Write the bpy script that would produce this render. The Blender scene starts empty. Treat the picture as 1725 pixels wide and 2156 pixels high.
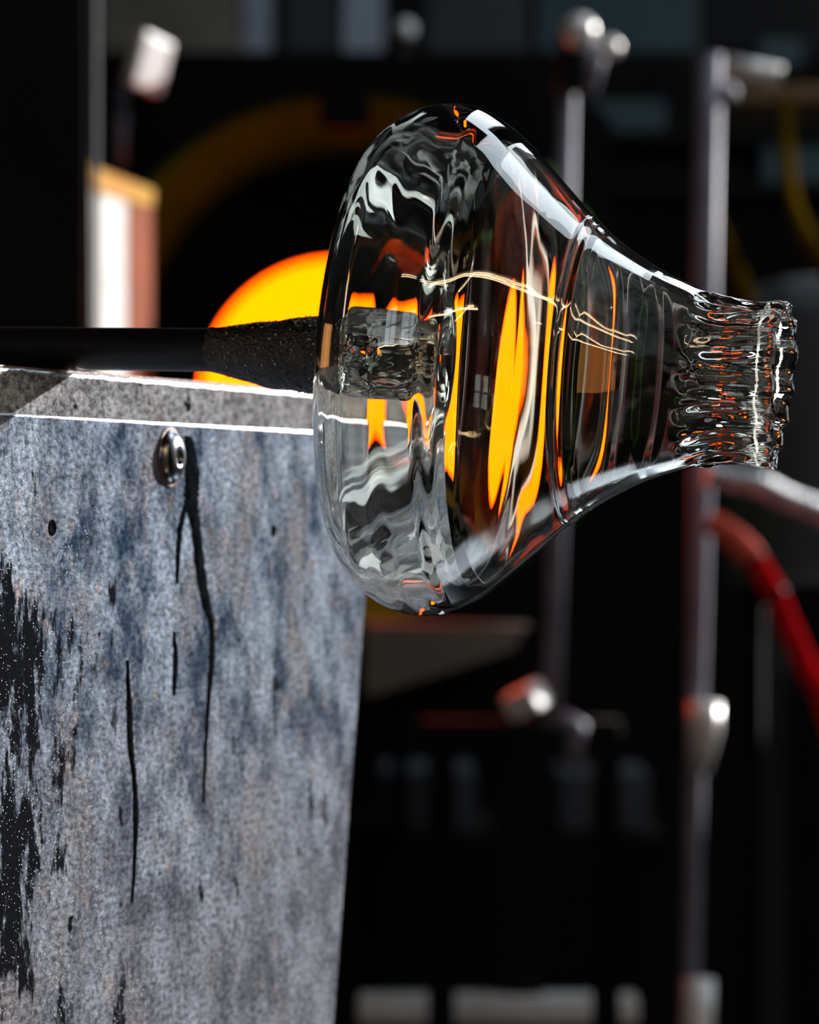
import bpy, bmesh, math, random
from mathutils import Vector, Matrix, noise
R = math.radians
random.seed(4)
sc = bpy.context.scene
C = sc.collection

# ------------------------------------------------------------------ camera
CAMZ, CAMY, F = 1.15, -1.5, 7500.0          # F: focal length in pixels of the 1725x2156 frame
cam_d = bpy.data.cameras.new('camera')
cam = bpy.data.objects.new('camera', cam_d); C.objects.link(cam)
cam.location = (0, CAMY, CAMZ); cam.rotation_euler = (R(90), 0, 0)
cam_d.sensor_fit = 'VERTICAL'; cam_d.sensor_height = 36.0
cam_d.lens = 36.0 * F / 2156.0
cam_d.clip_start = 0.05; cam_d.clip_end = 60
cam_d.dof.use_dof = True
cam_d.dof.focus_distance = 1.47
cam_d.dof.aperture_fstop = cam_d.lens / 12.5
sc.camera = cam

# ------------------------------------------------------------------ world, sun, exposure
sc.view_settings.view_transform = 'Standard'
sc.view_settings.look = 'None'
sc.view_settings.gamma = 1.0
sc.view_settings.exposure = 0.0
sc.view_settings.use_curve_mapping = False
w = bpy.data.worlds.new('daylight'); sc.world = w; w.use_nodes = True
bg = w.node_tree.nodes['Background']
bg.inputs[0].default_value = (0.80, 0.90, 1.0, 1); bg.inputs[1].default_value = 4.2
SUN = Vector((-0.90, -1.0, -0.38)).normalized()
sd = bpy.data.lights.new('sun', 'SUN'); sd.energy = 10.0; sd.angle = R(0.6); sd.color = (1.0, 0.97, 0.93)
so = bpy.data.objects.new('sun', sd); C.objects.link(so)
so.rotation_euler = SUN.to_track_quat('-Z', 'Y').to_euler(); so.location = (3, 3, 4)
cy = sc.cycles
cy.max_bounces = 20; cy.transmission_bounces = 18; cy.glossy_bounces = 8; cy.diffuse_bounces = 3
cy.transparent_max_bounces = 8
cy.caustics_reflective = True; cy.caustics_refractive = True; cy.blur_glossy = 0.4
cy.sample_clamp_indirect = 30.0

def P(px, py, d):
    """point seen at px,py of the photograph at d metres in front of the camera"""
    return Vector(((px - 862.5) / F * d, CAMY + d, CAMZ + (1078 - py) / F * d))
def M(n, d): return n / F * d               # n pixels at distance d in metres

# ------------------------------------------------------------------ materials
def mat(name, col, rough=0.5, metal=0.0, spec=0.5, noise_amt=0.0, scale=20.0, col2=None, bump=0.0, bscale=None, emis=None, estr=0.0, stretch=(1, 1, 1)):
    m = bpy.data.materials.new(name); m.use_nodes = True
    nt = m.node_tree; b = nt.nodes['Principled BSDF']
    b.inputs['Base Color'].default_value = (*col, 1); b.inputs['Roughness'].default_value = rough
    b.inputs['Metallic'].default_value = metal; b.inputs['Specular IOR Level'].default_value = spec
    tc = nt.nodes.new('ShaderNodeTexCoord'); mp = nt.nodes.new('ShaderNodeMapping')
    mp.inputs['Scale'].default_value = stretch
    nt.links.new(tc.outputs['Object'], mp.inputs['Vector'])
    n = nt.nodes.new('ShaderNodeTexNoise'); n.inputs['Scale'].default_value = scale; n.inputs['Detail'].default_value = 6
    nt.links.new(mp.outputs[0], n.inputs['Vector'])
    if col2 is not None:
        r = nt.nodes.new('ShaderNodeValToRGB')
        r.color_ramp.elements[0].position = 0.35; r.color_ramp.elements[1].position = 0.65
        r.color_ramp.elements[0].color = (*col, 1); r.color_ramp.elements[1].color = (*col2, 1)
        nt.links.new(n.outputs['Fac'], r.inputs['Fac']); nt.links.new(r.outputs['Color'], b.inputs['Base Color'])
    if bump:
        n2 = nt.nodes.new('ShaderNodeTexNoise'); n2.inputs['Scale'].default_value = bscale or scale * 3; n2.inputs['Detail'].default_value = 4
        nt.links.new(mp.outputs[0], n2.inputs['Vector'])
        bm_ = nt.nodes.new('ShaderNodeBump'); bm_.inputs['Strength'].default_value = bump; bm_.inputs['Distance'].default_value = 0.002
        nt.links.new(n2.outputs['Fac'], bm_.inputs['Height']); nt.links.new(bm_.outputs[0], b.inputs['Normal'])
    if emis: 
        b.inputs['Emission Color'].default_value = (*emis, 1); b.inputs['Emission Strength'].default_value = estr
    return m

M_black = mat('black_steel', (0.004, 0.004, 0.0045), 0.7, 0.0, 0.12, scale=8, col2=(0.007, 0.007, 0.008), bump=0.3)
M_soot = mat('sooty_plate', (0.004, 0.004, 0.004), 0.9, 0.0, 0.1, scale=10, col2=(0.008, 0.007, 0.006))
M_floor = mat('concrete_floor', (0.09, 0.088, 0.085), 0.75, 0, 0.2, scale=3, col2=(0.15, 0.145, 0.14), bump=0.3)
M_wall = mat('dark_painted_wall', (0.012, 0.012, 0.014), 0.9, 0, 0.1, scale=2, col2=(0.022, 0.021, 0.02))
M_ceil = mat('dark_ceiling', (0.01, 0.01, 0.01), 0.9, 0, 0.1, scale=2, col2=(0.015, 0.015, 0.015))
M_rod = mat('galvanised_rod', (0.16, 0.16, 0.21), 0.6, 0.2, 0.3, scale=30, col2=(0.22, 0.21, 0.27), bump=0.1)
M_pale = mat('pale_fitting', (0.70, 0.68, 0.66), 0.35, 0.2, 0.5, scale=20, col2=(0.8, 0.79, 0.78))
M_duct = mat('blue_grey_duct', (0.30, 0.36, 0.42), 0.6, 0.0, 0.3, scale=5, col2=(0.38, 0.45, 0.52))
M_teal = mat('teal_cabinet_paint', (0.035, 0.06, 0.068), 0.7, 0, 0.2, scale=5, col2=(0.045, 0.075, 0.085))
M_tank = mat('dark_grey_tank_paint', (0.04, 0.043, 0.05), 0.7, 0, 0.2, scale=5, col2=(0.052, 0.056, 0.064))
M_olive = mat('olive_refractory', (0.024, 0.095, 0.006), 0.95, 0, 0.1, scale=12, col2=(0.034, 0.12, 0.008), bump=0.5)
M_fire = mat('furnace_fire', (0.8, 0.3, 0.05), 0.9, 0, 0.1, emis=(1.0, 0.14, 0.0), estr=3.8)
M_fibre = mat('ceramic_fibre', (0.80, 0.77, 0.73), 0.9, 0, 0.2, scale=25, col2=(0.62, 0.58, 0.55), bump=0.5)
M_orange = mat('orange_glow_brick', (0.30, 0.055, 0.006), 0.85, 0, 0.1, scale=18, col2=(0.20, 0.035, 0.004), bump=0.4)  # furnace glow on the side face, painted in as orange
M_cap = mat('orange_glow_cap', (0.55, 0.19, 0.02), 0.8, 0, 0.1, scale=14, col2=(0.60, 0.33, 0.02))  # glow along the top edge is put into this colour
M_red = mat('red_rubber_hose', (0.62, 0.006, 0.010), 0.9, 0, 0.0, scale=30, col2=(0.40, 0.006, 0.01))
M_redb = mat('worn_pink_hose', (0.66, 0.10, 0.07), 0.9, 0, 0.05, scale=30, col2=(0.55, 0.08, 0.06))
M_braid = mat('steel_braid', (0.55, 0.57, 0.60), 0.35, 0.7, 0.5, scale=60, col2=(0.25, 0.27, 0.30), bump=0.6)
M_yellow = mat('yellow_hose_rubber', (0.06, 0.034, 0.001), 0.9, 0, 0.0, scale=20, col2=(0.04, 0.022, 0.001))
M_beige = mat('beige_gusset_paint', (0.20, 0.18, 0.15), 0.7, 0, 0.3, scale=6, col2=(0.15, 0.13, 0.11))
M_wood = mat('brown_timber', (0.16, 0.09, 0.04), 0.7, 0, 0.3, scale=10, col2=(0.1, 0.055, 0.025), stretch=(1, 8, 8))
M_pipe = mat('black_iron_pipe', (0.006, 0.006, 0.007), 0.38, 0.0, 0.5, scale=40, col2=(0.014, 0.011, 0.010), bump=0.15, bscale=300)
M_rust = mat('rusty_flange', (0.18, 0.07, 0.045), 0.6, 0.1, 0.5, scale=60, col2=(0.10, 0.05, 0.04), bump=0.6, bscale=250)
M_tar = mat('tar_drip', (0.003, 0.004, 0.006), 0.9, 0, 0.0, scale=200, col2=(0.010, 0.011, 0.013), bump=0.5, bscale=900)
M_bolt = mat('polished_bolt_steel', (0.35, 0.37, 0.40), 0.22, 1.0, 0.5, scale=60, col2=(0.25, 0.26, 0.29), bump=0.1)
M_lampbody = mat('lamp_housing_white', (0.5, 0.5, 0.5), 0.5)
M_tube = mat('lamp_tube_warm', (1, 0.8, 0.6), 0.5, emis=(1.0, 0.72, 0.42), estr=22.0)

def glass(name, col, ior=1.52, rough=0.0, bump=0.0, bscale=200, vor=False, stretch=(1, 1, 1), dist=0.0005):
    m = bpy.data.materials.new(name); m.use_nodes = True; nt = m.node_tree
    b = nt.nodes['Principled BSDF']
    b.inputs['Base Color'].default_value = (*col, 1); b.inputs['Roughness'].default_value = rough
    b.inputs['IOR'].default_value = ior; b.inputs['Transmission Weight'].default_value = 1.0
    if bump:
        tc = nt.nodes.new('ShaderNodeTexCoord'); mp = nt.nodes.new('ShaderNodeMapping'); mp.inputs['Scale'].default_value = stretch
        nt.links.new(tc.outputs['Object'], mp.inputs['Vector'])
        n = nt.nodes.new('ShaderNodeTexVoronoi' if vor else 'ShaderNodeTexNoise'); n.inputs['Scale'].default_value = bscale
        nt.links.new(mp.outputs[0], n.inputs['Vector'])
        bb = nt.nodes.new('ShaderNodeBump'); bb.inputs['Strength'].default_value = bump; bb.inputs['Distance'].default_value = dist
        nt.links.new(n.outputs[0], bb.inputs['Height']); nt.links.new(bb.outputs[0], b.inputs['Normal'])
    return m
M_glass = glass('clear_hot_glass', (0.975, 0.97, 0.90), 1.52)
M_knob = glass('seedy_clear_glass', (0.96, 0.97, 0.92), 1.5, 0.0, 0.5, 150, False, dist=0.0012)
M_knob.node_tree.nodes['Noise Texture'].inputs['Detail'].default_value = 0.6
M_bub = glass('air_bubble', (1, 1, 1), 0.667)

def mr_early(tc, nt):
    sp_ = nt.nodes.new('ShaderNodeSeparateXYZ'); nt.links.new(tc.outputs['Object'], sp_.inputs[0])
    q = nt.nodes.new('ShaderNodeMapRange'); nt.links.new(sp_.outputs['Z'], q.inputs[0])
    for i, v in enumerate((-0.08, -0.24, 0.0, 0.5)): q.inputs[i + 1].default_value = v
    return q.outputs[0]
def panel_material(name, strip=False):
    """weathered zinc sheet: blue-grey and brown blotches, vertical streaks, tar spatter, glittering grit"""
    m = bpy.data.materials.new(name); m.use_nodes = True; nt = m.node_tree; L = nt.links
    b = nt.nodes['Principled BSDF']
    tc = nt.nodes.new('ShaderNodeTexCoord')
    def tex(scale, sx=1, sz=1, detail=6, kind='ShaderNodeTexNoise', rough=0.55, off=0.0):
        mp = nt.nodes.new('ShaderNodeMapping'); mp.inputs['Scale'].default_value = (sx, 1, sz); mp.inputs['Location'].default_value = (off, off, off)
        L.new(tc.outputs['Object'], mp.inputs['Vector'])
        n = nt.nodes.new(kind); n.inputs['Scale'].default_value = scale
        if kind == 'ShaderNodeTexNoise':
            n.inputs['Detail'].default_value = detail; n.inputs['Roughness'].default_value = rough
        L.new(mp.outputs[0], n.inputs['Vector']); return n.outputs[0]
    def ramp(src, a, bq, ca, cb):
        r = nt.nodes.new('ShaderNodeValToRGB'); r.color_ramp.elements[0].position = a; r.color_ramp.elements[1].position = bq
        r.color_ramp.elements[0].color = (*ca, 1); r.color_ramp.elements[1].color = (*cb, 1); L.new(src, r.inputs['Fac']); return r.outputs['Color']
    def mix(f, a, bq, t='MIX', fac=None):
        x = nt.nodes.new('ShaderNodeMix'); x.data_type = 'RGBA'; x.blend_type = t
        if f is None: x.inputs[0].default_value = fac
        else: L.new(f, x.inputs[0])
        L.new(a, x.inputs[6]); L.new(bq, x.inputs[7]); return x.outputs[2]
    def val(c):
        r = nt.nodes.new('ShaderNodeRGB'); r.outputs[0].default_value = (*c, 1); return r.outputs[0]
    W, K = (1, 1, 1), (0, 0, 0)
    if strip:
        base = ramp(tex(80, .5, 1, 8, rough=0.7), 0.35, 0.65, (0.16, 0.165, 0.18), (0.34, 0.34, 0.36))
        base = mix(ramp(tex(60, .5, 0.9, 8, rough=0.7, off=3), 0.52, 0.66, K, W), base, val((0.13, 0.105, 0.10)))
    else:
        base = ramp(tex(44, 0.60, 0.55, 9, rough=0.72), 0.41, 0.59, (0.028, 0.050, 0.092), (0.30, 0.36, 0.46))
        base = mix(ramp(tex(24, 0.6, 0.45, 8, rough=0.7, off=5), 0.50, 0.64, K, W), base, val((0.23, 0.22, 0.24)))
        base = mix(ramp(tex(110, 0.7, 0.45, 4, off=9), 0.60, 0.70, K, (0.6,) * 3), base, val((0.44, 0.33, 0.30)))
        base = mix(ramp(tex(70, 0.9, 0.14, 7, rough=0.7, off=2), 0.54, 0.68, K, (0.75,) * 3), base, val((0.05, 0.07, 0.10)))
    if not strip:
        lowz = mr_early(tc, nt)
        base = mix(lowz, base, val((0.17, 0.165, 0.18)))
    base = mix(ramp(tex(260, 1, 0.7, 2, off=1), 0.25, 0.75, (0.35,) * 3, (1.5,) * 3), base, base, 'MULTIPLY') if False else base
    grain = ramp(tex(520, 0.45, 0.8, 3, rough=0.7), 0.36, 0.64, (0.32,) * 3, (1.35,) * 3)
    base = mix(None, base, grain, 'MULTIPLY', 1.0)
    # tar spatter, denser towards the near (left) end and lower down
    sep = nt.nodes.new('ShaderNodeSeparateXYZ'); L.new(tc.outputs['Object'], sep.inputs[0])
    def math_(op, a, bq=None, c=None):
        x = nt.nodes.new('ShaderNodeMath'); x.operation = op
        for i, v in enumerate((a, bq, c)):
            if v is None: continue
            if isinstance(v, (int, float)): x.inputs[i].default_value = v
            else: L.new(v, x.inputs[i])
        return x.outputs[0]
    def mr(src, a, bq, c, d):
        x = nt.nodes.new('ShaderNodeMapRange'); L.new(src, x.inputs[0])
        for i, v in enumerate((a, bq, c, d)): x.inputs[i + 1].default_value = v
        return x.outputs[0]
    n1 = tex(34, 0.9, 0.36, 10, rough=0.74, off=7)
    near = mr(sep.outputs['X'], -0.035, 0.10, 0.15, 0.0)
    low = mr(sep.outputs['Z'], -0.01, -0.07, 0.0, 1.0)
    thr = math_('MULTIPLY', math_('MULTIPLY', near, low), mr(sep.outputs['Z'], -0.17, -0.22, 1.0, 0.55))
    tar = ramp(math_('ADD', n1, thr), 0.60, 0.63, K, W) if not strip else ramp(tex(60, 1, 1, 6, off=4), 0.66, 0.69, K, W)
    spots = ramp(tex(95, 0.45, 0.7, 2, off=12), 0.715, 0.735, K, W)
    tar = mix(spots, tar, val(W))
    col = mix(tar, base, val((0.008, 0.009, 0.012)))
    # glittering grit
    vo = nt.nodes.new('ShaderNodeTexVoronoi'); vo.inputs['Scale'].default_value = 640; vo.inputs['Randomness'].default_value = 1
    L.new(tc.outputs['Object'], vo.inputs['Vector'])
    gate = ramp(vo.outputs['Color'], 0.66, 0.70, K, W)
    dot = ramp(vo.outputs['Distance'], 0.14, 0.22, W, K)
    dens = ramp(math_('ADD', tex(30, 1.5, 0.6, 5, off=17), thr), 0.50, 0.60, K, W)
    g = mix(None, gate, dot, 'MULTIPLY', 1.0); g = mix(None, g, dens, 'MULTIPLY', 1.0)
    col = mix(g, col, val((0.72, 0.76, 0.84)))
    L.new(col, b.inputs['Base Color'])
    sp = ramp(g, 0, 1, (0.0,) * 3, (0.9,) * 3); L.new(sp, b.inputs['Specular IOR Level'])
    rr = ramp(tex(120, 0.6, 0.4, 4, off=6), 0.3, 0.7, (0.45,) * 3, (0.7,) * 3)
    L.new(rr, b.inputs['Roughness'])
    h = math_('ADD', math_('MULTIPLY', tex(900, .5, 0.8, 3, rough=0.7), 1.0), math_('MULTIPLY', tex(150, .6, 0.6, 4), 1.2))
    h = math_('ADD', h, math_('MULTIPLY', g, 1.3))
    bp = nt.nodes.new('ShaderNodeBump'); bp.inputs['Strength'].default_value = 0.8; bp.inputs['Distance'].default_value = 0.0007
    L.new(h, bp.inputs['Height']); L.new(bp.outputs[0], b.inputs['Normal'])
    return m
M_panel = panel_material('weathered_zinc_sheet')
M_strip = panel_material('weathered_grey_plate', True)

# ------------------------------------------------------------------ mesh helpers
def link(name, me, m, parent=None, smooth=True):
    if smooth:
        for p in me.polygons: p.use_smooth = True
    o = bpy.data.objects.new(name, me); C.objects.link(o)
    if m: me.materials.append(m)
    if parent: o.parent = parent
    return o
def bmobj(name, bm, m, parent=None, smooth=False):
    bmesh.ops.recalc_face_normals(bm, faces=bm.faces)
    me = bpy.data.meshes.new(name); bm.to_mesh(me); bm.free()
    return link(name, me, m, parent, smooth)
def empty(name, loc, label, cat, group=None):
    o = bpy.data.objects.new(name, None); C.objects.link(o); o.location = loc; o.empty_display_size = 0.05
    o['label'] = label; o['category'] = cat
    if group: o['group'] = group
    bpy.context.view_layer.update()
    return o
def tag(o, label, cat, group=None):
    o['label'] = label; o['category'] = cat
    if group: o['group'] = group
    return o
def box(bm, c, s, rot=None, bev=0.0):
    r = bmesh.ops.create_cube(bm, size=1.0)
    vs = r['verts']
    bmesh.ops.scale(bm, vec=s, verts=vs)
    if bev:
        es = list({e for v in vs for e in v.link_edges})
        k = bmesh.ops.bevel(bm, geom=es, offset=bev, segments=2, affect='EDGES', profile=0.7)
        vs = list({v for f in k['faces'] for v in f.verts} | {v for v in vs if v.is_valid})
        # gather the whole island
        seen = set(vs); st = list(vs)
        while st:
            v = st.pop()
            for e in v.link_edges:
                o = e.other_vert(v)
                if o not in seen: seen.add(o); st.append(o)
        vs = list(seen)
    if rot is not None: bmesh.ops.rotate(bm, cent=(0, 0, 0), matrix=rot, verts=vs)
    bmesh.ops.translate(bm, vec=c, verts=vs)
    return vs
def catmull(pts, n):
    out = []
    for i in range(len(pts) - 1):
        p0 = pts[max(i - 1, 0)]; p1 = pts[i]; p2 = pts[i + 1]; p3 = pts[min(i + 2, len(pts) - 1)]
        for k in range(n):
            t = k / n
            out.append(tuple(0.5 * ((2 * b) + (-a + c) * t + (2 * a - 5 * b + 4 * c - d) * t * t + (-a + 3 * b - 3 * c + d) * t ** 3)
                             for a, b, c, d in zip(p0, p1, p2, p3)))
    out.append(tuple(pts[-1])); return out
def tube(bm, pts, rad, seg=16, caps=True, ripple=None):
    """round tube through pts; rad a number or list"""
    pts = [Vector(p) for p in pts]; n = len(pts)
    rad = [rad] * n if isinstance(rad, (int, float)) else rad
    rings = []; up = Vector((0, 0, 1))
    t0 = (pts[1] - pts[0]).normalized()
    a = t0.cross(up); a = a.normalized() if a.length > 0.1 else Vector((1, 0, 0))
    for i, p in enumerate(pts):
        t = (pts[min(i + 1, n - 1)] - pts[max(i - 1, 0)]).normalized()
        a = (a - t * a.dot(t)).normalized(); b = t.cross(a)
        rr = rad[i] * (ripple(i) if ripple else 1)
        rings.append([bm.verts.new(p + (a * math.cos(k * 2 * math.pi / seg) + b * math.sin(k * 2 * math.pi / seg)) * rr) for k in range(seg)])
    for i in range(n - 1):
        for k in range(seg):
            bm.faces.new((rings[i][k], rings[i][(k + 1) % seg], rings[i + 1][(k + 1) % seg], rings[i + 1][k]))
    if caps:
        bm.faces.new(rings[0][::-1]); bm.faces.new(rings[-1])
def lathe(name, prof, seg, m, parent=None, fn=None, close=False, centre=None):
    """surface of revolution about local X; prof = [(axial, radius)], fn(phi, i, a, r) -> (a, r)"""
    verts, faces, rings = [], [], []
    for i, (a, r) in enumerate(prof):
        oz = centre(a) if centre else 0.0
        if r <= 1e-7:
            rings.append([len(verts)]); verts.append((a, 0, oz)); continue
        ring = []
        for k in range(seg):
            ph = 2 * math.pi * k / seg
            aa, rr = fn(ph, i, a, r) if fn else (a, r)
            ring.append(len(verts)); verts.append((aa, rr * math.cos(ph), rr * math.sin(ph) + oz))
        rings.append(ring)
    for i in range(len(rings) - 1):
        A, B = rings[i], rings[i + 1]
        for k in range(seg):
            k2 = (k + 1) % seg
            if len(A) == 1 and len(B) == 1: continue
            if len(A) == 1: faces.append((A[0], B[k], B[k2]))
            elif len(B) == 1: faces.append((A[k], B[0], A[k2]))
            else: faces.append((A[k], B[k], B[k2], A[k2]))
    if close:
        A, B = rings[-1], rings[0]
        for k in range(seg): faces.append((A[k], B[k], B[(k + 1) % seg], A[(k + 1) % seg]))
    me = bpy.data.meshes.new(name); me.from_pydata(verts, [], faces); me.update()
    bm = bmesh.new(); bm.from_mesh(me); bmesh.ops.recalc_face_normals(bm, faces=bm.faces); bm.to_mesh(me); bm.free()
    return link(name, me, m, parent, True)
def plate_hole(bm, x0, x1, z0, z1, y0, y1, cx, cz, r, seg=96):
    """rectangular plate between y0,y1 with a round hole"""
    def ring(y):
        inn, out = [], []
        for k in range(seg):
            t = 2 * math.pi * k / seg; c, s = math.cos(t), math.sin(t)
            inn.append(bm.verts.new((cx + r * c, y, cz + r * s)))
            tx = ((x1 if c > 0 else x0) - cx) / c if abs(c) > 1e-9 else 1e9
            tz = ((z1 if s > 0 else z0) - cz) / s if abs(s) > 1e-9 else 1e9
            q = min(tx, tz); out.append(bm.verts.new((cx + q * c, y, cz + q * s)))
        return inn, out
    a, b = ring(y0), ring(y1)
    for k in range(seg):
        j = (k + 1) % seg
        bm.faces.new((a[0][k], a[1][k], a[1][j], a[0][j])); bm.faces.new((b[0][k], b[0][j], b[1][j], b[1][k]))
        bm.faces.new((a[0][k], a[0][j], b[0][j], b[0][k])); bm.faces.new((a[1][k], b[1][k], b[1][j], a[1][j]))

# ------------------------------------------------------------------ the room
X0, X1, Y0, Y1, H = -3.2, 3.4, -3.4, 8.5, 3.6
def struct(name, bm, m, parent=None):
    o = bmobj(name, bm, m, parent)
    if not parent: o['kind'] = 'structure'
    return o
b = bmesh.new(); box(b, ((X0 + X1) / 2, (Y0 + Y1) / 2, -0.05), (X1 - X0 + .2, Y1 - Y0 + .2, 0.1)); struct('floor', b, M_floor)
def holed_wall(name, horizontal_axis, pos, a0, a1, z0, z1, openings, m, t=0.12):
    """wall slab in pieces round rectangular openings (a0,a1,z0,z1)"""
    bm = bmesh.new()
    def piece(u0, u1, v0, v1):
        if u1 - u0 < 1e-4 or v1 - v0 < 1e-4: return
        if horizontal_axis == 'y': box(bm, (pos, (u0 + u1) / 2, (v0 + v1) / 2), (t, u1 - u0, v1 - v0))
        elif horizontal_axis == 'x': box(bm, ((u0 + u1) / 2, pos, (v0 + v1) / 2), (u1 - u0, t, v1 - v0))
        else: box(bm, ((u0 + u1) / 2, (v0 + v1) / 2, pos), (u1 - u0, v1 - v0, t))
    us = sorted({a0, a1} | {o[0] for o in openings} | {o[1] for o in openings})
    for i in range(len(us) - 1):
        u0, u1 = us[i], us[i + 1]; cur = z0
        for o in sorted([o for o in openings if o[0] <= u0 and o[1] >= u1], key=lambda o: o[2]):
            piece(u0, u1, cur, o[2]); cur = o[3]
        piece(u0, u1, cur, z1)
    return struct(name, bm, m)
RIGHT_OPEN = [(3.1, 4.7, 2.05, 2.95), (5.9, 8.2, 2.0, 3.5)]
BACKCAM_OPEN = [(-1.6, -0.6, 1.5, 2.6)]
SKYL = [(0.85, 1.5, 2.3, 6.2), (1.5, 2.9, 1.3, 2.9)]
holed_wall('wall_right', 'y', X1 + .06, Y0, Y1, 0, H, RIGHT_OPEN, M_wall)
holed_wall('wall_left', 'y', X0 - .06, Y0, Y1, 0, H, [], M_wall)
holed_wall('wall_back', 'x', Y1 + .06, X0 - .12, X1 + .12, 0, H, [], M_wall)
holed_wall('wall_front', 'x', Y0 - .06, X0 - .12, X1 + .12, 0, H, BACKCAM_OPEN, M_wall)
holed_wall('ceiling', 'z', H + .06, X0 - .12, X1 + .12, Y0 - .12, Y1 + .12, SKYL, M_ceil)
# window bars
def window_bars(name, pts, w=0.05):
    bm = bmesh.new()
    for c, s in pts: box(bm, c, s)
    return struct(name, bm, M_black)
window_bars('window_1', [((X1 + .06, y, 2.5), (.05, .05, .9)) for y in (3.125, 4.675)] + [((X1 + .06, 3.9, z), (.05, 1.5, .05)) for z in (2.075, 2.925)])
window_bars('window_4', [((X1 + .06, y, 2.75), (.05, .05, 1.5)) for y in (5.925, 8.175)] + [((X1 + .06, 7.05, z), (.05, 2.2, .05)) for z in (2.025, 3.475)])
window_bars('window_2', [((-1.1, Y0 - .06, 2.05), (.04, .06, 1.1)), ((-1.1, Y0 - .06, 2.05), (1.0, .06, .04))])
window_bars('window_3', [((2.2, 2.88, H + .06), (1.4, .03, .06)), ((1.18, 6.18, H + .06), (.65, .03, .06))])

# ------------------------------------------------------------------ the glass vessel
YAW, ROLL = R(13.0), R(4.6)
AX = Vector((math.cos(YAW), -math.sin(YAW), -math.tan(ROLL))).normalized()
def frame(origin, ax):
    y = Vector((0, 0, 1)).cross(ax).normalized(); z = ax.cross(y)
    return Matrix(((ax.x, y.x, z.x, origin.x), (ax.y, y.y, z.y, origin.y), (ax.z, y.z, z.z, origin.z), (0, 0, 0, 1)))
U = 0.0002
VO = P(900, 757, 1.5)
cosy = math.cos(YAW)
outer = [(898, 0), (897, 50), (890, 100), (866, 150), (832, 215), (795, 290), (774, 345), (767, 395), (776, 445), (810, 492), (865, 527), (925, 540), (980, 532),
         (1035, 501), (1080, 464), (1140, 405), (1180, 365), (1218, 327), (1226, 322), (1260, 291), (1320, 250), (1385, 216), (1450, 190), (1480, 181), (1530, 171), (1580, 168), (1612, 172)]
lip = [(1629, 170), (1634, 160), (1626, 149)]
inner_neck = [(1605, 146), (1570, 144), (1530, 145), (1480, 152)]
oc = catmull([p for p in outer if p[0] != 1218 and p[0] != 1226][14 - 2:], 10)
def out_r(x):
    for p, q in zip(oc, oc[1:]):
        if p[0] <= x <= q[0]: return p[1] + (q[1] - p[1]) * (x - p[0]) / (q[0] - p[0])
inner_body = [(x, out_r(x) - 25) for x in range(1450, 1056, -8)]
inner_base = [(1040, out_r(1040) - 27), (1020, out_r(1020) - 31), (1000, out_r(1000) - 36), (975, 494), (940, 497), (895, 493), (845, 475), (806, 440), (789, 400), (793, 350), (812, 290), (850, 215), (900, 130), (922, 60), (926, 0)]
co = catmull(outer + lip + inner_neck, 6)
prof = co + inner_body + catmull(inner_base, 8)
prof = [((a - 900) / cosy * U, max(r, 0) * U) for a, r in prof]
a_rib0, a_rib1 = (1440 - 900) / cosy * U, (1500 - 900) / cosy * U
NR = 14
n_out = (len(outer) + 1) * 6
def vess(ph, i, a, r):
    w = 0.0
    if a > a_rib0:
        t = min(1, (a - a_rib0) / (a_rib1 - a_rib0)); w = t * t * (3 - 2 * t)
    j = 0.35 * math.sin(3 * ph + 1) + 0.25 * math.sin(5 * ph + 2)
    inner_side = i > n_out
    amp = (0.0011 if not inner_side else 0.0009)
    rib = amp * w * (math.cos(NR * ph + j * 1.5 + (math.pi * 0.6 if inner_side else 0)) + 0.28 * math.cos(2 * NR * ph + 2 * j + a * 120))
    rib += w * 0.0007 * noise.noise(Vector((a * 160, math.cos(ph) * 3.2, math.sin(ph) * 3.2)))
    # blown glass is never quite round or even
    wob = 0.0004 * math.sin(2 * ph + 0.7 + a * 8) * (1 if not inner_side else 0.6) * min(1, r / 0.04)
    wob += 0.0002 * noise.noise(Vector((a * 14 + (5 if inner_side else 0), math.cos(ph) * 1.3, math.sin(ph) * 1.3))) * min(1, r / 0.04)
    if inner_side and a > 0.02: wob -= 0.0009 * math.cos(2 * ph) * min(1, (a - 0.02) / 0.02)
    # jack marks round the neck
    for am, k in ((0.0705, 0.00035), (0.094, 0.00022)):
        wob -= k * math.exp(-((a - am) / 0.0009) ** 2)
    aa = a
    if a < -0.002 and not inner_side: aa += (0.00004 + 0.00012 * max(0, min(1, (r - .082) / .015))) * noise.noise(Vector((r * 900, math.cos(ph) * .5, math.sin(ph) * .5)))
    if w > 0: aa = a + w * 0.0012 * math.sin(2 * ph + 0.4) * (a - a_rib0) / 0.04 + w * 0.0005 * math.cos(NR * ph + j)
    return aa, r + rib + wob
vessel = lathe('glass_vessel', prof, 408, M_glass, None, vess)
vessel.matrix_world = frame(VO, AX)
tag(vessel, 'clear blown glass vessel with flared bowl and crimped neck held on the iron rod', 'glass vessel')

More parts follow.
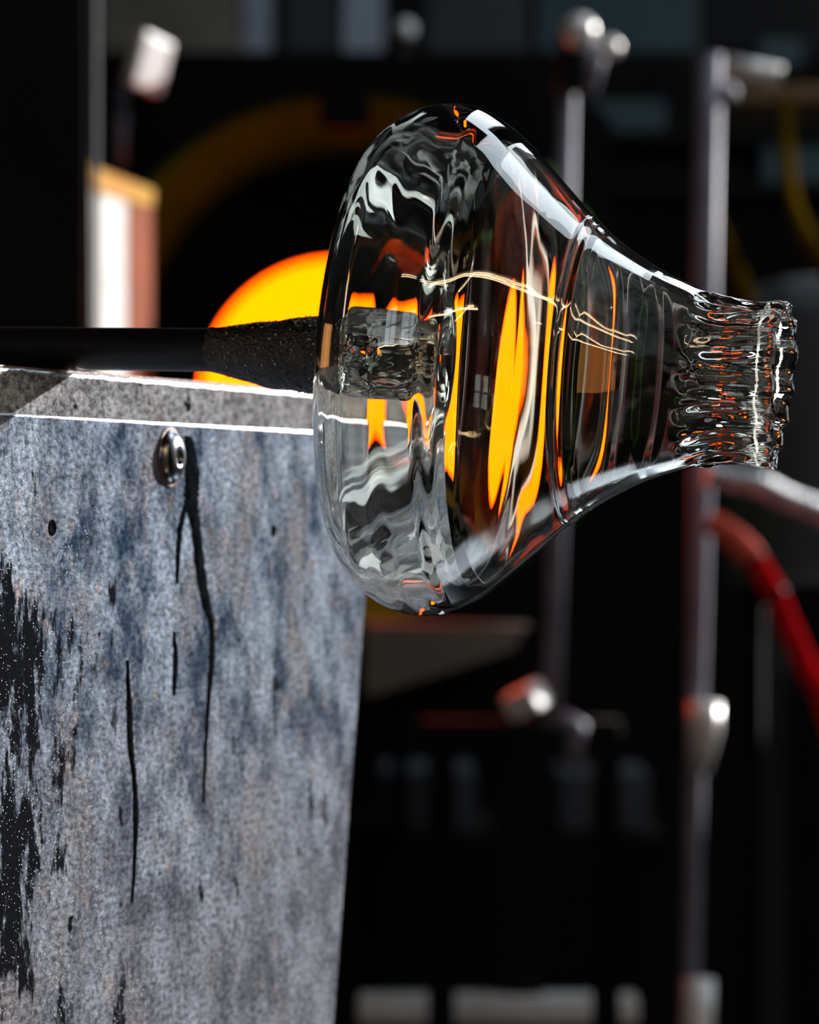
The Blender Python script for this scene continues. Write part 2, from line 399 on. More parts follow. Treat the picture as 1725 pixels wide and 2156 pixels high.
# chalky scuffed ring left by the tool round the neck
M_chalk = mat('chalky_scuff', (0.80, 0.80, 0.78), 0.9, 0, 0.1, scale=300, col2=(0.35, 0.35, 0.33), stretch=(1, 1, 1))
fa = (1599 - 900) / cosy * U
vs_, fs_ = [], []; NS = 720
def r_at(a):
    for p, q in zip(prof, prof[1:]):
        if p[0] <= a <= q[0]: return p[1] + (q[1] - p[1]) * (a - p[0]) / (q[0] - p[0])
for k in range(NS):
    ph = 2 * math.pi * k / NS; cxn = Vector((math.cos(ph) * 9, math.sin(ph) * 9, 2))
    wdt = 0.00050 + 0.00055 * noise.noise(cxn * 3) + 0.0003 * noise.noise(cxn * 9)
    off = 0.0006 * noise.noise(cxn * .35) + 0.0002 * noise.noise(cxn * 5)
    for sg in (-1, 1):
        a_ = fa + off + sg * max(wdt, 0.00006)
        aa, rr = vess(ph, 0, a_, r_at(a_)); rr += 0.00006
        vs_.append((aa, rr * math.cos(ph), rr * math.sin(ph)))
    i0 = 2 * k; j0 = 2 * ((k + 1) % NS)
    fs_.append((i0, j0, j0 + 1, i0 + 1))
me = bpy.data.meshes.new('scuffed_ring'); me.from_pydata(vs_, [], fs_); me.update()
nt_ = M_chalk.node_tree; tr_ = nt_.nodes.new('ShaderNodeBsdfTranslucent'); tr_.inputs[0].default_value = (.9, .9, .88, 1)
ad_ = nt_.nodes.new('ShaderNodeMixShader'); ad_.inputs[0].default_value = 0.5
nt_.links.new(nt_.nodes['Principled BSDF'].outputs[0], ad_.inputs[1]); nt_.links.new(tr_.outputs[0], ad_.inputs[2])
nt_.links.new(ad_.outputs[0], [n for n in nt_.nodes if n.type == 'OUTPUT_MATERIAL'][0].inputs[0])
fr = link('scuffed_ring', me, M_chalk, vessel, True); fr['label'] = 'thin chalky white ring round the crimped neck'

# ------------------------------------------------------------------ punty rod with its glass collar and knob
RYAW = R(22)
RAX = Vector((math.cos(RYAW), -math.sin(RYAW), -math.tan(R(1.5)))).normalized()
RO = P(450, 737, 1.5 + 0.082 * math.tan(RYAW))
rodE = empty('punty_rod', RO, 'long black iron rod resting on the steel edge and carrying the vessel', 'rod')
rodE.matrix_world = frame(RO, RAX)
bpy.context.view_layer.update()
k_ = 1.018
pp = [(-0.75, 0), (-0.75, 0.0085), (-0.7495, 0.0092), (-0.3, 0.0092), (-0.06, 0.0093), (-0.001, 0.0094), (0.002, 0.0094), (0.002, 0.004), (0.002, 0)]
lathe('pipe', pp, 64, M_pipe, rodE)
def collar_fn(ph, i, a, r):
    return a, r * (1 + 0.05 * noise.noise(Vector((a * 90, math.cos(ph) * 2, math.sin(ph) * 2)))) + 0.0004 * noise.noise(Vector((a * 700, math.cos(ph) * 14, math.sin(ph) * 14)))
cp = catmull([(-0.001, 0.0094), (0.004, 0.0102), (0.012, 0.0118), (0.024, 0.0138), (0.036, 0.0152), (0.047, 0.0166), (0.054, 0.0168)], 8)
M_collar = mat('dark_seedy_glass_crust', (0.004, 0.004, 0.004), 0.12, 0, 0.8, scale=200, col2=(0.03, 0.028, 0.02), bump=0.9, bscale=700)
def cz(a): return -max(0, min(1, a / 0.03)) * 0.0017
lathe('glass_collar', cp + [(0.0545, 0.010), (0.0545, 0)], 96, M_collar, rodE, collar_fn, centre=cz)
kp = catmull([(0.0548, 0.0), (0.0550, 0.006), (0.0562, 0.0125), (0.0600, 0.0165), (0.067, 0.0182), (0.075, 0.0184), (0.082, 0.0176), (0.0865, 0.0155), (0.0895, 0.011), (0.0907, 0.005), (0.0909, 0.0)], 8)
kp = [(a, max(r, 0)) for a, r in kp]
def knob_fn(ph, i, a, r):
    return a, r * (1 + 0.12 * noise.noise(Vector((a * 60 + 3, math.cos(ph) * 1.5, math.sin(ph) * 1.5))) + 0.02 * noise.noise(Vector((a * 260, math.cos(ph) * 6, math.sin(ph) * 6))))
kn = lathe('glass_knob', kp, 128, M_knob, rodE, knob_fn, centre=lambda a: -0.0017 + 0.0008)
kn['label'] = 'clear bubbly glass knob fused under the vessel'
bm = bmesh.new()
for i in range(130):
    a = random.uniform(0.0565, 0.0885); ph = random.uniform(0, 6.283); rr = 0.0158 * math.sqrt(random.uniform(0.1, 1)) * (0.75 if a > 0.083 or a < .060 else 1)
    s_ = random.choice([0.00025, 0.0003, 0.0004, 0.0006, 0.0011])
    q = bmesh.ops.create_icosphere(bm, subdivisions=2, radius=s_)
    bmesh.ops.scale(bm, vec=(random.uniform(1, 2.2), 1, 1), verts=q['verts'])
    bmesh.ops.translate(bm, vec=(a, rr * math.cos(ph), rr * math.sin(ph) - 0.0009), verts=q['verts'])
o = bmobj('air_bubbles', bm, M_bub, kn, True); o['kind'] = 'stuff'
col_ = bpy.data.objects['glass_collar']
bm = bmesh.new()
ccp = [p for p in cp if p[0] > 0.006]
for i in range(520):
    a, rc = random.choice(ccp); a += random.uniform(-.0006, .0006); ph = random.uniform(0, 6.283)
    if random.random() > (a / 0.054) ** 0.7: continue
    rr = collar_fn(ph, 0, a, rc)[1]
    q = bmesh.ops.create_icosphere(bm, subdivisions=1, radius=random.choice([0.0002, 0.0003, 0.0004, 0.0006]))
    bmesh.ops.translate(bm, vec=(a, rr * math.cos(ph), rr * math.sin(ph) + cz(a)), verts=q['verts'])
M_bead = mat('glassy_grit', (0.35, 0.35, 0.33), 0.06, 0.0, 1.0)
o = bmobj('glass_grit', bm, M_bead, col_, False); o['kind'] = 'stuff'

# ------------------------------------------------------------------ steel-clad bench: panel seen at a grazing angle
DP = 1.512
PO = P(80, 877, DP)
PD = Vector((0.3429, 0.9394, 0)).normalized(); PN = Vector((PD.y, -PD.x, 0))    # along, and out towards the light
def pframe(z): 
    return Matrix(((PD.x, -PN.x, 0, PO.x), (PD.y, -PN.y, 0, PO.y), (0, 0, 1, z), (0, 0, 0, 1)))
bench = empty('steel_bench', (PO.x, PO.y, 0), 'steel bench with stained blue-grey side sheet under the iron rod', 'bench')
bench.matrix_world = pframe(0); bpy.context.view_layer.update()
def uz(px, py):
    """panel coordinates of a point seen at px,py"""
    s = (px - 862.5) / F; d = (PO.x - PD.x / PD.y * DP) / (s - PD.x / PD.y)
    return (d - DP) / PD.y, CAMZ + (1078 - py) / F * d, d
def slab(name, poly, y0, y1, m, rough_top=0.0, bev=0.0):
    """upright slab: poly in (u, z), between y0 (front) and y1"""
    bm = bmesh.new()
    a = [bm.verts.new((u, y0, z)) for u, z in poly]; b_ = [bm.verts.new((u, y1, z)) for u, z in poly]
    bm.faces.new(a); bm.faces.new(b_[::-1])
    for i in range(len(poly)):
        j = (i + 1) % len(poly); bm.faces.new((a[i], b_[i], b_[j], a[j]))
    if bev:
        bmesh.ops.recalc_face_normals(bm, faces=bm.faces)
        es = [e for e in bm.edges if abs(e.verts[0].co.y - e.verts[1].co.y) < 1e-6]
        bmesh.ops.bevel(bm, geom=es, offset=bev, segments=3, affect='EDGES')
    return bmobj(name, bm, m, bench)
zf = PO.z; zt = 1.2097
def edge_u(z):
    (u0, z0_, _), (u1, z1_, _) = uz(768, 1290), uz(704, 2150)
    return u0 + (z - z0_) * (u0 - u1) / (z0_ - z1_)
NTP = int((edge_u(zf) + 0.30) / 0.004) - 1
top_pts = [(-0.30 + i * 0.006, zf + 0.00025 * noise.noise(Vector((i * .3, 1, 0)))) for i in range(int(NTP * 2 / 3))]
sheet = slab('side_sheet', [(-0.30, 0.0), (edge_u(0), 0.0), (edge_u(zf), zf)] + top_pts[::-1], 0.0, 0.003, M_panel, bev=0.0006)
# give the sheet its texture origin at the fold line
for v in sheet.data.vertices: v.co.z -= zf
sheet.location.z = zf
top2 = [(-0.30 + i * 0.004, zt + 0.0007 * noise.noise(Vector((i * .35, 4, 0))) + 0.0004 * noise.noise(Vector((i * 1.3, 7, 0)))) for i in range(NTP)]
strip = slab('upper_plate', [(-0.30, zf - 0.2), (edge_u(zf - 0.2) - .004, zf - 0.2), (edge_u(zt) - .004, zt)] + top2[::-1], 0.0032, 0.007, M_strip, bev=0.0012)
for v in strip.data.vertices: v.co.z -= zt
strip.location.z = zt
M_bare = mat('bare_worn_edge', (0.75, 0.76, 0.80), 0.33, 0.9, 0.5, scale=90, col2=(0.45, 0.46, 0.50), bump=0.5, bscale=600)
bm = bmesh.new(); tube(bm, [(-0.30 + i * 0.004, 0.0010, zf - 0.0002 + 0.0003 * noise.noise(Vector((i * .3, 1, 0)))) for i in range(NTP)], 0.0009, 8)
bmobj('worn_edge', bm, M_bare, bench, True)
bm = bmesh.new(); n_ = NTP
tube(bm, [(-0.30 + i * 0.004, 0.0048, zt - 0.0006 + 0.0007 * noise.noise(Vector((i * .35, 4, 0)))) for i in range(n_)], [0.0015 + 0.0007 * noise.noise(Vector((i * .5, 8, 0))) for i in range(n_)], 8)
bmobj('worn_edge', bm, M_bare, bench, True)
slab('rust_flange', [(-0.30, zf - 0.05), (0.33, zf - 0.05), (0.34, zt + 0.0022), (0.2, zt + 0.0026), (-0.30, zt + 0.0018)], 0.0075, 0.013, M_rust, bev=0.001)
bm = bmesh.new(); box(bm, (-0.02, 0.26, zf - 0.012), (0.5, 0.48, 0.02), bev=0.002); bmobj('bench_top', bm, M_black, bench)
for uu in (-0.24, 0.2):
    bm = bmesh.new(); box(bm, (uu, 0.46, (zf - 0.02) / 2), (0.05, 0.05, zf - 0.022), bev=0.003); bmobj('leg', bm, M_black, bench)
# domed bolt with a socket
u, z, d = uz(357, 963)
br = 58 / F * d
bp_ = [(0.0, br), (-0.0006, br), (-0.0022, br * 0.93), (-0.0042, br * 0.72), (-0.0052, br * 0.45), (-0.0054, br * 0.30), (-0.0048, br * 0.27), (-0.002, br * 0.24), (-0.002, 0.0)]
bolt = lathe('bolt', [(-a, r) for a, r in bp_], 64, M_bolt, bench)
bolt.matrix_parent_inverse = Matrix.Identity(4)
bolt.matrix_basis = Matrix.Translation((u, 0, z)) @ Matrix.Rotation(R(-90), 4, 'Z')
bolt['label'] = 'domed steel bolt head with a round socket'
wsh = lathe('washer', [(0.0, br * 1.10), (0.0006, br * 1.10), (0.0008, br * 1.06), (0.0008, br * 0.6), (0.0, br * 0.6)], 64, M_rust, bench)
wsh.matrix_basis = bolt.matrix_basis.copy()
# drilled holes: dark sockets with a slim raised burr
for px, py, rw in ((110, 1111, 14), (576, 1117, 10)):
    u, z, d = uz(px, py); r = rw / F * d
    h = lathe('drill_hole', [(0.0, r * 1.25), (0.0004, r * 1.18), (0.0004, r), (0.00005, r * 0.8), (0.00005, 0)], 32, M_tar, bench)
    h.matrix_basis = Matrix.Translation((u, 0, z)) @ Matrix.Rotation(R(-90), 4, 'Z')
# tar runs
def drip(pts, wd):
    bm = bmesh.new(); c = catmull([(uz(x, y)[0], uz(x, y)[1], w_) for x, y, w_ in pts], 14)
    rings = []
    for i, (u, z, w_) in enumerate(c):
        hw = max(w_, 1) / F * 1.66 / 2 * 2.6 * (1 + 0.35 * noise.noise(Vector((i * 0.5, wd, 0))))
        du = 0.0006 * noise.noise(Vector((i * 0.23, wd, 5)))
        th = 0.0008
        rings.append([bm.verts.new((u + du + hw * k, -th * (1 - k * k) + 0.00005, z)) for k in (-1, -.6, -.2, .2, .6, 1)])
    for i in range(len(rings) - 1):
        for k in range(5): bm.faces.new((rings[i][k], rings[i + 1][k], rings[i + 1][k + 1], rings[i][k + 1]))
    return bmobj('tar_run', bm, M_tar, bench, True)
drip([(395, 918, 16), (402, 960, 26), (405, 1010, 32), (403, 1060, 30), (412, 1110, 22), (422, 1200, 22), (434, 1270, 20), (446, 1320, 13), (446, 1390, 14), (441, 1450, 11), (435, 1540, 7), (431, 1620, 6), (428, 1690, 2)], 1)
drip([(392, 1060, 10), (380, 1110, 12), (375, 1170, 10), (373, 1228, 4)], 2)
drip([(366, 1330, 3), (370, 1380, 11), (368, 1430, 10), (366, 1465, 3)], 3)
drip([(268, 1390, 3), (273, 1500, 12), (275, 1570, 12), (284, 1650, 9), (286, 1720, 12), (284, 1800, 6), (278, 1900, 3)], 4)

# ------------------------------------------------------------------ glory hole furnace
D = 5.0
fc = P(702, 820, D)
fur = empty('glory_hole_furnace', (fc.x, fc.y, 0), 'black furnace with round fiery orange mouth behind the iron rod', 'furnace')
inv = Matrix.Translation((-fc.x, -fc.y, 0))
def part(name, bm, m, par, root, smooth=False):
    bmesh.ops.translate(bm, vec=-root.location, verts=bm.verts)
    return bmobj(name, bm, m, par, smooth)
rin, rout = 295 / F * D, 560 / F * D
x0, x1 = P(215, 0, D).x, P(1150, 0, D).x; z1, z0 = P(0, 118, D).z, P(0, 1500, D).z
fo = P(730, 757, D)
bm = bmesh.new(); plate_hole(bm, x0, x1, z0, z1, fc.y, fc.y + 0.02, fo.x, fo.z, rout); part('face_plate', bm, M_soot, fur, fur)
# tunnel ring
tun = lathe('tunnel_ring', [(0.004, rout - 0.001), (0.03, rout - 0.006), (0.16, 0.30), (0.165, 0.31), (0.165, rout + 0.02), (0.022, rout + 0.02)], 128, M_olive, fur, close=True)
tun.matrix_basis = Matrix.Translation((fo.x - fc.x, 0, fo.z)) @ Matrix.Rotation(R(90), 4, 'Z')
bm = bmesh.new(); plate_hole(bm, fo.x - .38, fo.x + .38, fo.z - .38, fo.z + .38, fc.y + 0.17, fc.y + 0.20, fc.x, fc.z, rin); part('baffle_plate', bm, M_soot, fur, fur)
ch = lathe('fire_chamber', [(0.20, rin + .002), (0.22, rin + .06), (0.75, rin + .06), (0.80, rin), (0.80, 0)], 96, M_fire, fur)
ch.matrix_basis = Matrix.Translation((0, 0, fc.z)) @ Matrix.Rotation(R(90), 4, 'Z')
ch['label'] = 'glowing orange fire chamber'
bm = bmesh.new()
for (a0, a1, c0, c1) in ((x0, x0 + .02, z0, z1), (x1 - .02, x1, z0, z1)): box(bm, ((a0 + a1) / 2, fc.y + .5, (c0 + c1) / 2), (a1 - a0, .95, c1 - c0))
box(bm, ((x0 + x1) / 2, fc.y + .5, z1 - .01), (x1 - x0, .95, .02)); box(bm, ((x0 + x1) / 2, fc.y + .5, z0 + .01), (x1 - x0, .95, .02)); box(bm, ((x0 + x1) / 2, fc.y + .985, (z0 + z1) / 2), (x1 - x0, .02, z1 - z0))
part('casing', bm, M_soot, fur, fur)
p = P(728, 238, D); bm = bmesh.new(); box(bm, (p.x, fc.y - .03, p.z), (M(105, D), .05, M(80, D)), bev=.005); part('latch', bm, M_soot, fur, fur)
for xx in (x0 + .03, x1 - .03):
    for yy in (.06, .9):
        bm = bmesh.new(); box(bm, (xx, fc.y + yy, z0 / 2), (.05, .05, z0)); part('leg', bm, M_black, fur, fur)
bm = bmesh.new(); box(bm, (0, 0, 0), (M(130, D), M(30, D), M(112, D)), Matrix.Rotation(R(14), 3, 'Y') @ Matrix.Rotation(R(68), 3, 'Z'), bev=.006)
bmesh.ops.translate(bm, vec=P(312, 132, D - .16), verts=bm.verts); o = part('hinge_block', bm, M_pale, fur, fur); o['label'] = 'pale blue-white hinge block'
bm = bmesh.new(); box(bm, P(330, 150, D - .06), (.03, .12, .03)); part('hinge_arm', bm, M_soot, fur, fur)
bm = bmesh.new(); tube(bm, [P(258, 185, D - .02), P(250, 345, D - .02)], M(30, D) / 2, 16); part('hinge_bar', bm, M_rod, fur, fur, True)
# beige gusset plate below the mouth
g = [P(770, 1312, D - .1), P(1115, 1318, D - .1), P(1080, 1370, D - .1), P(770, 1468, D - .1)]
bm = bmesh.new(); a = [bm.verts.new(v) for v in g]; c = [bm.verts.new(v + Vector((0, .098, 0))) for v in g]
bm.faces.new(a); bm.faces.new(c[::-1])
for i in range(4): bm.faces.new((a[i], c[i], c[(i + 1) % 4], a[(i + 1) % 4]))
o = part('gusset', bm, M_beige, fur, fur); o['label'] = 'dull beige wedge plate'

# ------------------------------------------------------------------ fibre block left of the mouth
d = 4.2
p = P(245, 530, d); blk = empty('fibre_door_block', (p.x, p.y, 0), 'pale door block with orange edges left of the fiery mouth', 'furnace door')
def poly_prism(name, pts, dep, m, root, par=None):
    bm = bmesh.new(); a = [bm.verts.new(v) for v in pts]; c = [bm.verts.new(v + dep) for v in pts]
    bm.faces.new(a); bm.faces.new(c[::-1]); n = len(pts)
    for i in range(n): bm.faces.new((a[i], c[i], c[(i + 1) % n], a[(i + 1) % n]))
    return part(name, bm, m, par or root, root)
dd = .14
poly_prism('fibre_slab', [P(172, 395, d), P(268, 425, d + dd), P(268, 900, d + dd), P(168, 900, d)], Vector((-.05, .03, 0)), M_fibre, blk)
poly_prism('brick_edge', [P(270, 425, d + dd), P(320, 440, d + dd * 1.6), P(320, 900, d + dd * 1.6), P(270, 900, d + dd)], Vector((-.02, .05, 0)), M_orange, blk)
poly_prism('cap_strip', [P(172, 340, d), P(325, 400, d + dd * 1.6), P(322, 436, d + dd * 1.6), P(172, 392, d)], Vector((-.04, .05, 0)), M_cap, blk)
bm = bmesh.new(); q = P(230, 900, d + .1); box(bm, (q.x, q.y + .02, q.z / 2), (.06, .04, q.z)); part('post', bm, M_black, blk, blk)

# black screen at far left
d = 3.0
a0, a1 = P(-500, 0, d), P(176, 0, d)
scr = empty('heat_screen', ((a0.x + a1.x) / 2, a0.y, 0), 'tall black sheet metal screen at the far left', 'screen')
bm = bmesh.new(); box(bm, ((a0.x + a1.x) / 2, a0.y + .01, 1.1), (a1.x - a0.x, .02, 2.1), bev=.003); part('sheet', bm, M_black, scr, scr)
for xx in (a0.x + .03, a1.x - .06):
    bm = bmesh.new(); box(bm, (xx, a0.y + .04, .03), (.05, .4, .06), bev=.004); part('foot', bm, M_black, scr, scr)
# grey upright just behind the screen and a second slimmer one
def upright(name, px0, py0, px1, py1, wpx, d, m, label, cat, tofloor=True, rootz=0):
    a, c = P(px0, py0, d), P(px1, py1, d)
    bm = bmesh.new(); tube(bm, [a, c], wpx / F * d / 2, 20)
    o = bmobj(name, bm, m, None, True)
    return tag(o, label, cat)
upright('grey_upright', 195, -60, 190, 2900, 26, 3.9, M_tank, 'thin grey post showing just right of the black screen', 'post')

# ------------------------------------------------------------------ rods, clamps and hoses at the right
dR = 4.5
rackA = empty('thin_clamp_stand', P(1165, 1078, dR) * Vector((1, 1, 0)).x if False else (P(1165, 0, dR).x, CAMY + dR, 0), 'slim grey upright rod with round ball clamps behind the vessel neck', 'stand')
bm = bmesh.new(); tube(bm, [P(1194, 190, dR), P(1178, 900, dR), P(1160, 1530, dR)], M(40, dR) / 2, 20); part('upright_rod', bm, M_rod, rackA, rackA, True)
for (px, py, r) in ((1220, 66, 36), (1284, 100, 24)):
    bm = bmesh.new(); bmesh.ops.create_uvsphere(bm, u_segments=24, v_segments=16, radius=M(r, dR)); bmesh.ops.translate(bm, vec=P(px, py, dR - .05), verts=bm.verts); part('ball_knob', bm, M_pale, rackA, rackA, True)
bm = bmesh.new(); tube(bm, [P(1262, 88, dR - .02), P(1235, 190, dR)], M(44, dR) / 2, 16); part('clamp_arm', bm, M_rod, rackA, rackA, True)
bm = bmesh.new(); box(bm, P(1200, 150, dR), (M(56, dR), .05, M(90, dR)), bev=.005); part('clamp_body', bm, M_black, rackA, rackA)
bm = bmesh.new(); box(bm, P(1108, 1474, dR - .02), (M(76, dR), .04, M(56, dR)), Matrix.Rotation(R(-28), 3, 'Y') @ Matrix.Rotation(R(-30), 3, 'Z'), bev=.006); part('wing_nut', bm, M_pale, rackA, rackA)
bm = bmesh.new(); tube(bm, [P(1180, 1515, dR), P(1212, 1530, dR), P(1205, 1620, dR)], [M(24, dR), M(26, dR), M(16, dR)], 14); part('hook', bm, M_rod, rackA, rackA, True)
bm = bmesh.new(); box(bm, P(1100, 1535, dR) + Vector((0, .04, 0)), (M(420, dR), .04, M(34, dR)), bev=.004); part('cross_bar', bm, M_black, rackA, rackA)
for px in (930, 1280):
    q = P(px, 1550, dR); bm = bmesh.new(); box(bm, (q.x, q.y + .04, q.z / 2), (.035, .035, q.z)); part('leg', bm, M_soot, rackA, rackA)

rackB = empty('tall_clamp_stand', (P(1455, 0, dR).x, CAMY + dR, 0), 'tall grey upright rod right of the neck carrying both hoses', 'stand')
bm = bmesh.new(); tube(bm, [P(1494, 115, dR), P(1484, 700, dR), P(1466, 1500, dR), P(1452, 2156, dR), Vector((P(1446, 0, dR).x, CAMY + dR, 0))], [M(27, dR), M(25, dR), M(20, dR), M(20, dR), M(20, dR)], 20); part('upright_rod', bm, M_rod, rackB, rackB, True)
bm = bmesh.new(); tube(bm, [P(1532, 138, dR - .05), P(1645, 160, dR - .05)], M(44, dR) / 2, 20); part('side_handle', bm, M_pale, rackB, rackB, True)
bm = bmesh.new(); bmesh.ops.create_uvsphere(bm, u_segments=20, v_segments=14, radius=M(24, dR)); bmesh.ops.translate(bm, vec=P(1530, 195, dR), verts=bm.verts); part('ball_knob', bm, M_rod, rackB, rackB, True)
bm = bmesh.new(); tube(bm, [P(1484, 1480, dR - .03), P(1484, 1540, dR - .03), P(1474, 1620, dR - .01)], [M(34, dR), M(33, dR), M(20, dR)], 18); part('rod_joint', bm, M_pale, rackB, rackB, True)
bm = bmesh.new(); tube(bm, [P(1470, 2062, dR - .02), P(1464, 2300, dR - .02)], M(34, dR), 18); part('rod_joint', bm, M_pale, rackB, rackB, True)
pts = [tuple(P(x, y, dR - .1)) for x, y in ((1488, 1000), (1530, 1008), (1600, 1022), (1660, 1052), (1725, 1078), (1820, 1150), (1880, 1350))]
cp_ = catmull(pts, 16)
bm = bmesh.new(); tube(bm, cp_, M(48, dR) / 2, 14, ripple=lambda i: 1 + .16 * math.sin(i * 1.6)); o = bmobj('braided_hose', bm, M_braid, None, True)
tag(o, 'silver braided hose running right from the tall stand', 'hose')
pts = [tuple(P(x, y, dR - .15)) for x, y in ((1492, 1096), (1530, 1120), (1580, 1170), (1625, 1240), (1665, 1330), (1700, 1410), (1740, 1490), (1800, 1700))]
cp_ = catmull(pts, 16)
redE = empty('red_hose', cp_[0], 'thick red rubber hose drooping to the right edge', 'hose')
bm = bmesh.new(); tube(bm, cp_[14:], M(46, dR) / 2, 16); part('hose_run', bm, M_red, redE, redE, True)
bm = bmesh.new(); tube(bm, cp_[:34], [M(23 + 6 * (i / 34), dR) for i in range(34)], 16); part('faded_end', bm, M_redb, redE, redE, True)
for k in (34, 50):
    bm = bmesh.new(); tube(bm, cp_[k - 1:k + 2], M(54, dR) / 2, 16); part('hose_clip', bm, M_black, redE, redE, True)

# yellow hose loop hanging at the right
d = 4.72
for pl, lb in ((((1490, 330, 4.518), (1500, 450, d), (1535, 540, d), (1572, 625, d), (1600, 720, d)), 'dim yellow hose drooping right of the tall grey rod'),
               (((1655, 212, 5.59), (1658, 330, 5.5), (1672, 430, 5.2), (1705, 505, d), (1760, 590, d), (1840, 640, d)), 'dim yellow hose at the right edge above the grey tank')):
    bm = bmesh.new(); tube(bm, catmull([tuple(P(x, y, dd_)) for x, y, dd_ in pl], 10), M(38, d) / 2, 14); o = bmobj('yellow_hose', bm, M_yellow, None, True); tag(o, lb, 'hose')
# grey tank
d = 5.0
tx = P(1790, 0, d).x
tk = empty('grey_tank', (tx, CAMY + d + .2, 0), 'dark grey round-shouldered tank at the right edge', 'tank')
zt_ = P(0, 560, d).z; zb = P(0, 1210, d).z; rt = M(230, d)
tprof = [(zb, 0), (zb, rt * .9), (zb + .01, rt), (zt_ - .09, rt), (zt_ - .04, rt * .9), (zt_ - .01, rt * .6), (zt_, 0)]
t_ = lathe('shell', catmull(tprof, 4), 64, M_tank, tk)
t_.data.transform(Matrix.Rotation(R(-90), 4, 'Y'))
for k in range(3):
    q = k * 2.094 + .5; bm = bmesh.new(); tube(bm, [(rt * .8 * math.cos(q), rt * .8 * math.sin(q), zb + .01), (rt * .85 * math.cos(q), rt * .85 * math.sin(q), 0)], .012, 10); bmobj('leg', bm, M_soot, tk, True)

# cabinets and shelves dimly seen
def cab(name, px0, py0, px1, py1, d, dep, m, label, cat, floor=False, group=None):
    a, c = P(px0, py0, d), P(px1, py1, d)
    zb_ = 0 if floor else c.z
    bm = bmesh.new(); box(bm, (0, dep / 2, (a.z - zb_) / 2), (c.x - a.x, dep, a.z - zb_), bev=.006)
    o = bmobj(name, bm, m, None); o.location = ((a.x + c.x) / 2, a.y, zb_)
    return tag(o, label, cat, group)
D2 = 7.0
rk = empty('storage_rack', (P(1500, 0, 7.0).x, CAMY + 7.0, 0), 'black storage rack carrying teal boxes behind the grey rods', 'rack')
for zz in (276, 384):
    bm = bmesh.new(); q0, q1 = P(1190, zz, 7.0), P(1840, zz, 7.0); box(bm, ((q0.x + q1.x) / 2, q0.y + .17, q0.z - .013), (q1.x - q0.x, .36, .024)); part('rack_board', bm, M_soot, rk, rk)
bm = bmesh.new(); q0, q1 = P(1560, 138, 7.0), P(1840, 138, 7.0); box(bm, ((q0.x + q1.x) / 2, q0.y + .17, q0.z - .013), (q1.x - q0.x, .36, .024)); part('rack_board', bm, M_soot, rk, rk)
for px in (1193, 1837):
    for yy in (.01, .33):
        q = P(px, 60, 7.0); bm = bmesh.new(); box(bm, (q.x, q.y + yy, q.z / 2), (.03, .03, q.z)); part('rack_post', bm, M_soot, rk, rk)
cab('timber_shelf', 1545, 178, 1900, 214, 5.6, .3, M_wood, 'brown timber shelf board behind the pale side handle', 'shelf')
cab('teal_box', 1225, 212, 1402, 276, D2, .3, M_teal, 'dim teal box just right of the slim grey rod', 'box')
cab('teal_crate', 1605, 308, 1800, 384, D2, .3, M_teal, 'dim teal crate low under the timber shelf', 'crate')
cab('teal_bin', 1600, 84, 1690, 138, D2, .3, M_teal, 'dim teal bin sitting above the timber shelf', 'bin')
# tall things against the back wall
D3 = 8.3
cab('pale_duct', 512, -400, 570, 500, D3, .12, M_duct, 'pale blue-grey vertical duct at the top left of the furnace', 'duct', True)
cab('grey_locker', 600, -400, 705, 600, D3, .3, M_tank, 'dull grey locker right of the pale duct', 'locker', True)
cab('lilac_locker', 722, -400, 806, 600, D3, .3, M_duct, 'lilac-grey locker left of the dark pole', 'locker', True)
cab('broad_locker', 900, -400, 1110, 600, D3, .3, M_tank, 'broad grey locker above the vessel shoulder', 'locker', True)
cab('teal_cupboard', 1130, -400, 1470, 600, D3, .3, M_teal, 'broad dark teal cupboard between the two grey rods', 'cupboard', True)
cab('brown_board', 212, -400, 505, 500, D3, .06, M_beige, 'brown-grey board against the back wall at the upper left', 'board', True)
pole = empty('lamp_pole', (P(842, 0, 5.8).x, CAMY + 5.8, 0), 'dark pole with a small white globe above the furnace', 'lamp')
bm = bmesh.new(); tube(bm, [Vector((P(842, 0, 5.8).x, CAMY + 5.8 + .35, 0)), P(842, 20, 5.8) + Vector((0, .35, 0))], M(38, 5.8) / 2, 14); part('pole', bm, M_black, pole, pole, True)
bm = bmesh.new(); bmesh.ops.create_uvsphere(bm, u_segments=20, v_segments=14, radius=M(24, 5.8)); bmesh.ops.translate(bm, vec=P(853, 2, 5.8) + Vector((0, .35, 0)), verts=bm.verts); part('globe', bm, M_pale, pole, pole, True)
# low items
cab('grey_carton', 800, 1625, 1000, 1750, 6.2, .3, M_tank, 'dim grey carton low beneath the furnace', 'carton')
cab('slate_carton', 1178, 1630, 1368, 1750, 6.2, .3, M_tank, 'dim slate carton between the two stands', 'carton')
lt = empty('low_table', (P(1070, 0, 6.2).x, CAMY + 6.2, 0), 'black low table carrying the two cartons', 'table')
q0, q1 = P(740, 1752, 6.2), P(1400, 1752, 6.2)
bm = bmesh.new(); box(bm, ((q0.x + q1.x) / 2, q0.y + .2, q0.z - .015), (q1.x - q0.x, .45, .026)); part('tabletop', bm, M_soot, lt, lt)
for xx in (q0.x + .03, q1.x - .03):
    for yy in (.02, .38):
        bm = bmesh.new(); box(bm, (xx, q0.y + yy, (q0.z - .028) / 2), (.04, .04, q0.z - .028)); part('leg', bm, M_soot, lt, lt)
cab('dark_backing', 195, 106, 1850, 1400, 7.6, .6, M_soot, 'long black counter added to keep the view below the lockers dark', 'backing', True)  # black box added to give the darkness below the lockers
cab('floor_rail', 755, 2104, 1345, 2156, 5.0, .08, M_pale, 'pale grey metal rail low in front of the furnace stand', 'rail')
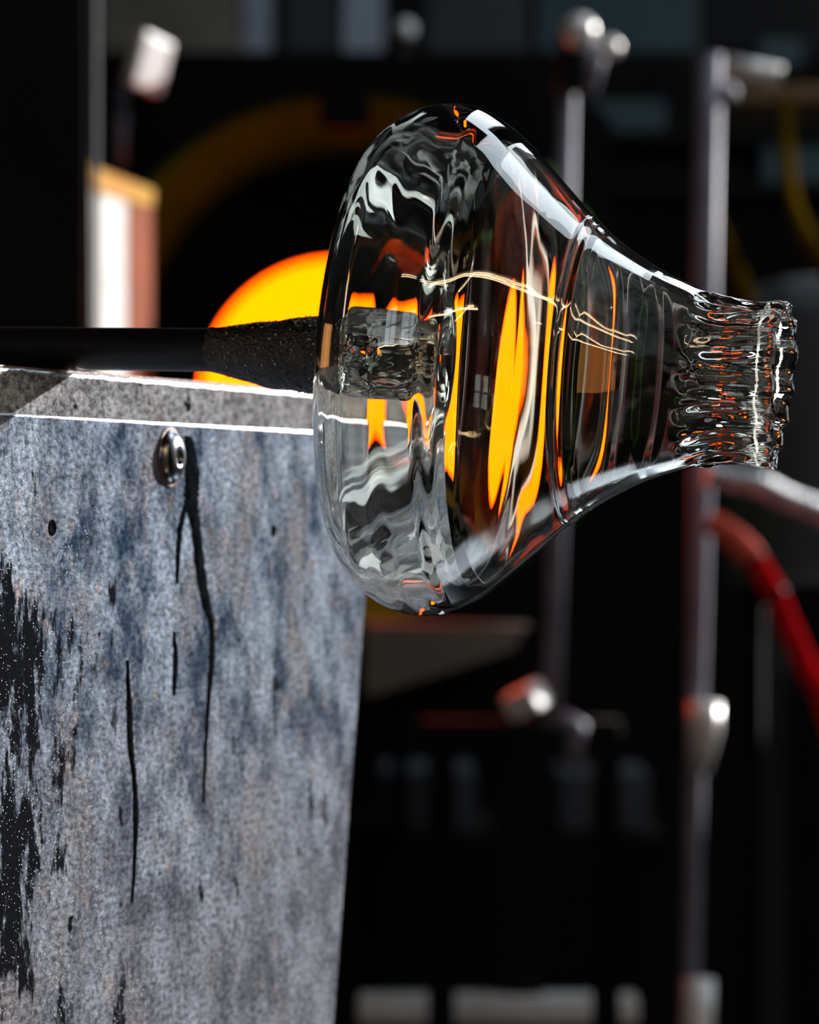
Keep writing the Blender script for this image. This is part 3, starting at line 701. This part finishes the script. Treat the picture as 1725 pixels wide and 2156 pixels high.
cab('grey_column', 1588, 1280, 1656, 1770, 6.2, .1, M_wall, 'narrow dim grey column under the tank', 'column', True)

# the workshop's warm tube lamps, hung behind and to the right of the camera
for k, (ax_, ay_, bx_, by_, zz) in enumerate(((3.0, -0.7, 1.7, -2.3, 2.5), (2.9, -1.5, 2.1, -3.0, 2.0), (-0.4, -2.6, 0.9, -2.9, 3.0))):
    e_ = empty('tube_lamp', ((ax_ + bx_) / 2, (ay_ + by_) / 2, zz), ('warm tube lamp hanging high to the right', 'warm tube lamp hanging lower to the right', 'warm tube lamp hanging behind the camera')[k], 'lamp')
    v = Vector((bx_ - ax_, by_ - ay_, 0)).normalized(); nrm = Vector((-v.y, v.x, 0))
    bm = bmesh.new(); tube(bm, [(ax_, ay_, zz + .06), (bx_, by_, zz + .06)], .035, 8); part('housing', bm, M_lampbody, e_, e_)
    for sgn in (-1, 1):
        off = nrm * .04 * sgn
        bm = bmesh.new(); tube(bm, [Vector((ax_, ay_, zz)) + off, Vector((bx_, by_, zz)) + off], .013, 10); part('tube', bm, M_tube, e_, e_, True)
        q = Vector((ax_, ay_, 0)) * (.5 + .4 * sgn) + Vector((bx_, by_, 0)) * (.5 - .4 * sgn)
        bm = bmesh.new(); tube(bm, [(q.x, q.y, zz + .08), (q.x, q.y, H)], .004, 6); part('hanger', bm, M_black, e_, e_)

# added out of view: a steel reflector table, and a glowing oven at the left
mv = empty('reflector_table', (0.83, 0.3, 0), 'polished steel table added unseen as a reflector below the glass vessel', 'table')  # unseen, added to reflect skylight onto the underside of the glass
M_mir = mat('polished_steel', (0.75, 0.76, 0.78), 0.12, 1.0)
bm = bmesh.new(); box(bm, (0.79, 0.62, 0.69), (1.18, 1.6, 0.02), bev=.003); part('steel_top', bm, M_mir, mv, mv)
for xx in (.26, 1.32):
    for yy in (-.12, 1.36):
        bm = bmesh.new(); box(bm, (xx, yy, .34), (.05, .05, .679)); part('leg', bm, M_black, mv, mv)
ov = empty('added_emitter', (-2.3, 0.7, 0), 'black oven added unseen left of the bench for its warm glow', 'emitter')  # unseen glowing box, added for warm tones in the glass
M_yglow = mat('emitter_glow', (0.9, 0.6, 0.1), 0.9, 0, 0.1, emis=(1.0, 0.42, 0.13), estr=2.2)
bm = bmesh.new()
for c, q in (((-2.3, .7, .55), (.9, .9, 1.1)), ((-2.3, .7, 1.75), (.9, .9, .1)), ((-2.3, 1.1, 1.4), (.9, .1, .6)), ((-2.3, .3, 1.4), (.9, .1, .6)), ((-2.7, .7, 1.4), (.1, .7, .6))): box(bm, c, q)
part('casing', bm, M_soot, ov, ov)
bm = bmesh.new(); box(bm, (-2.45, .7, 1.4), (.3, .698, .598)); part('glow_block', bm, M_yglow, ov, ov)
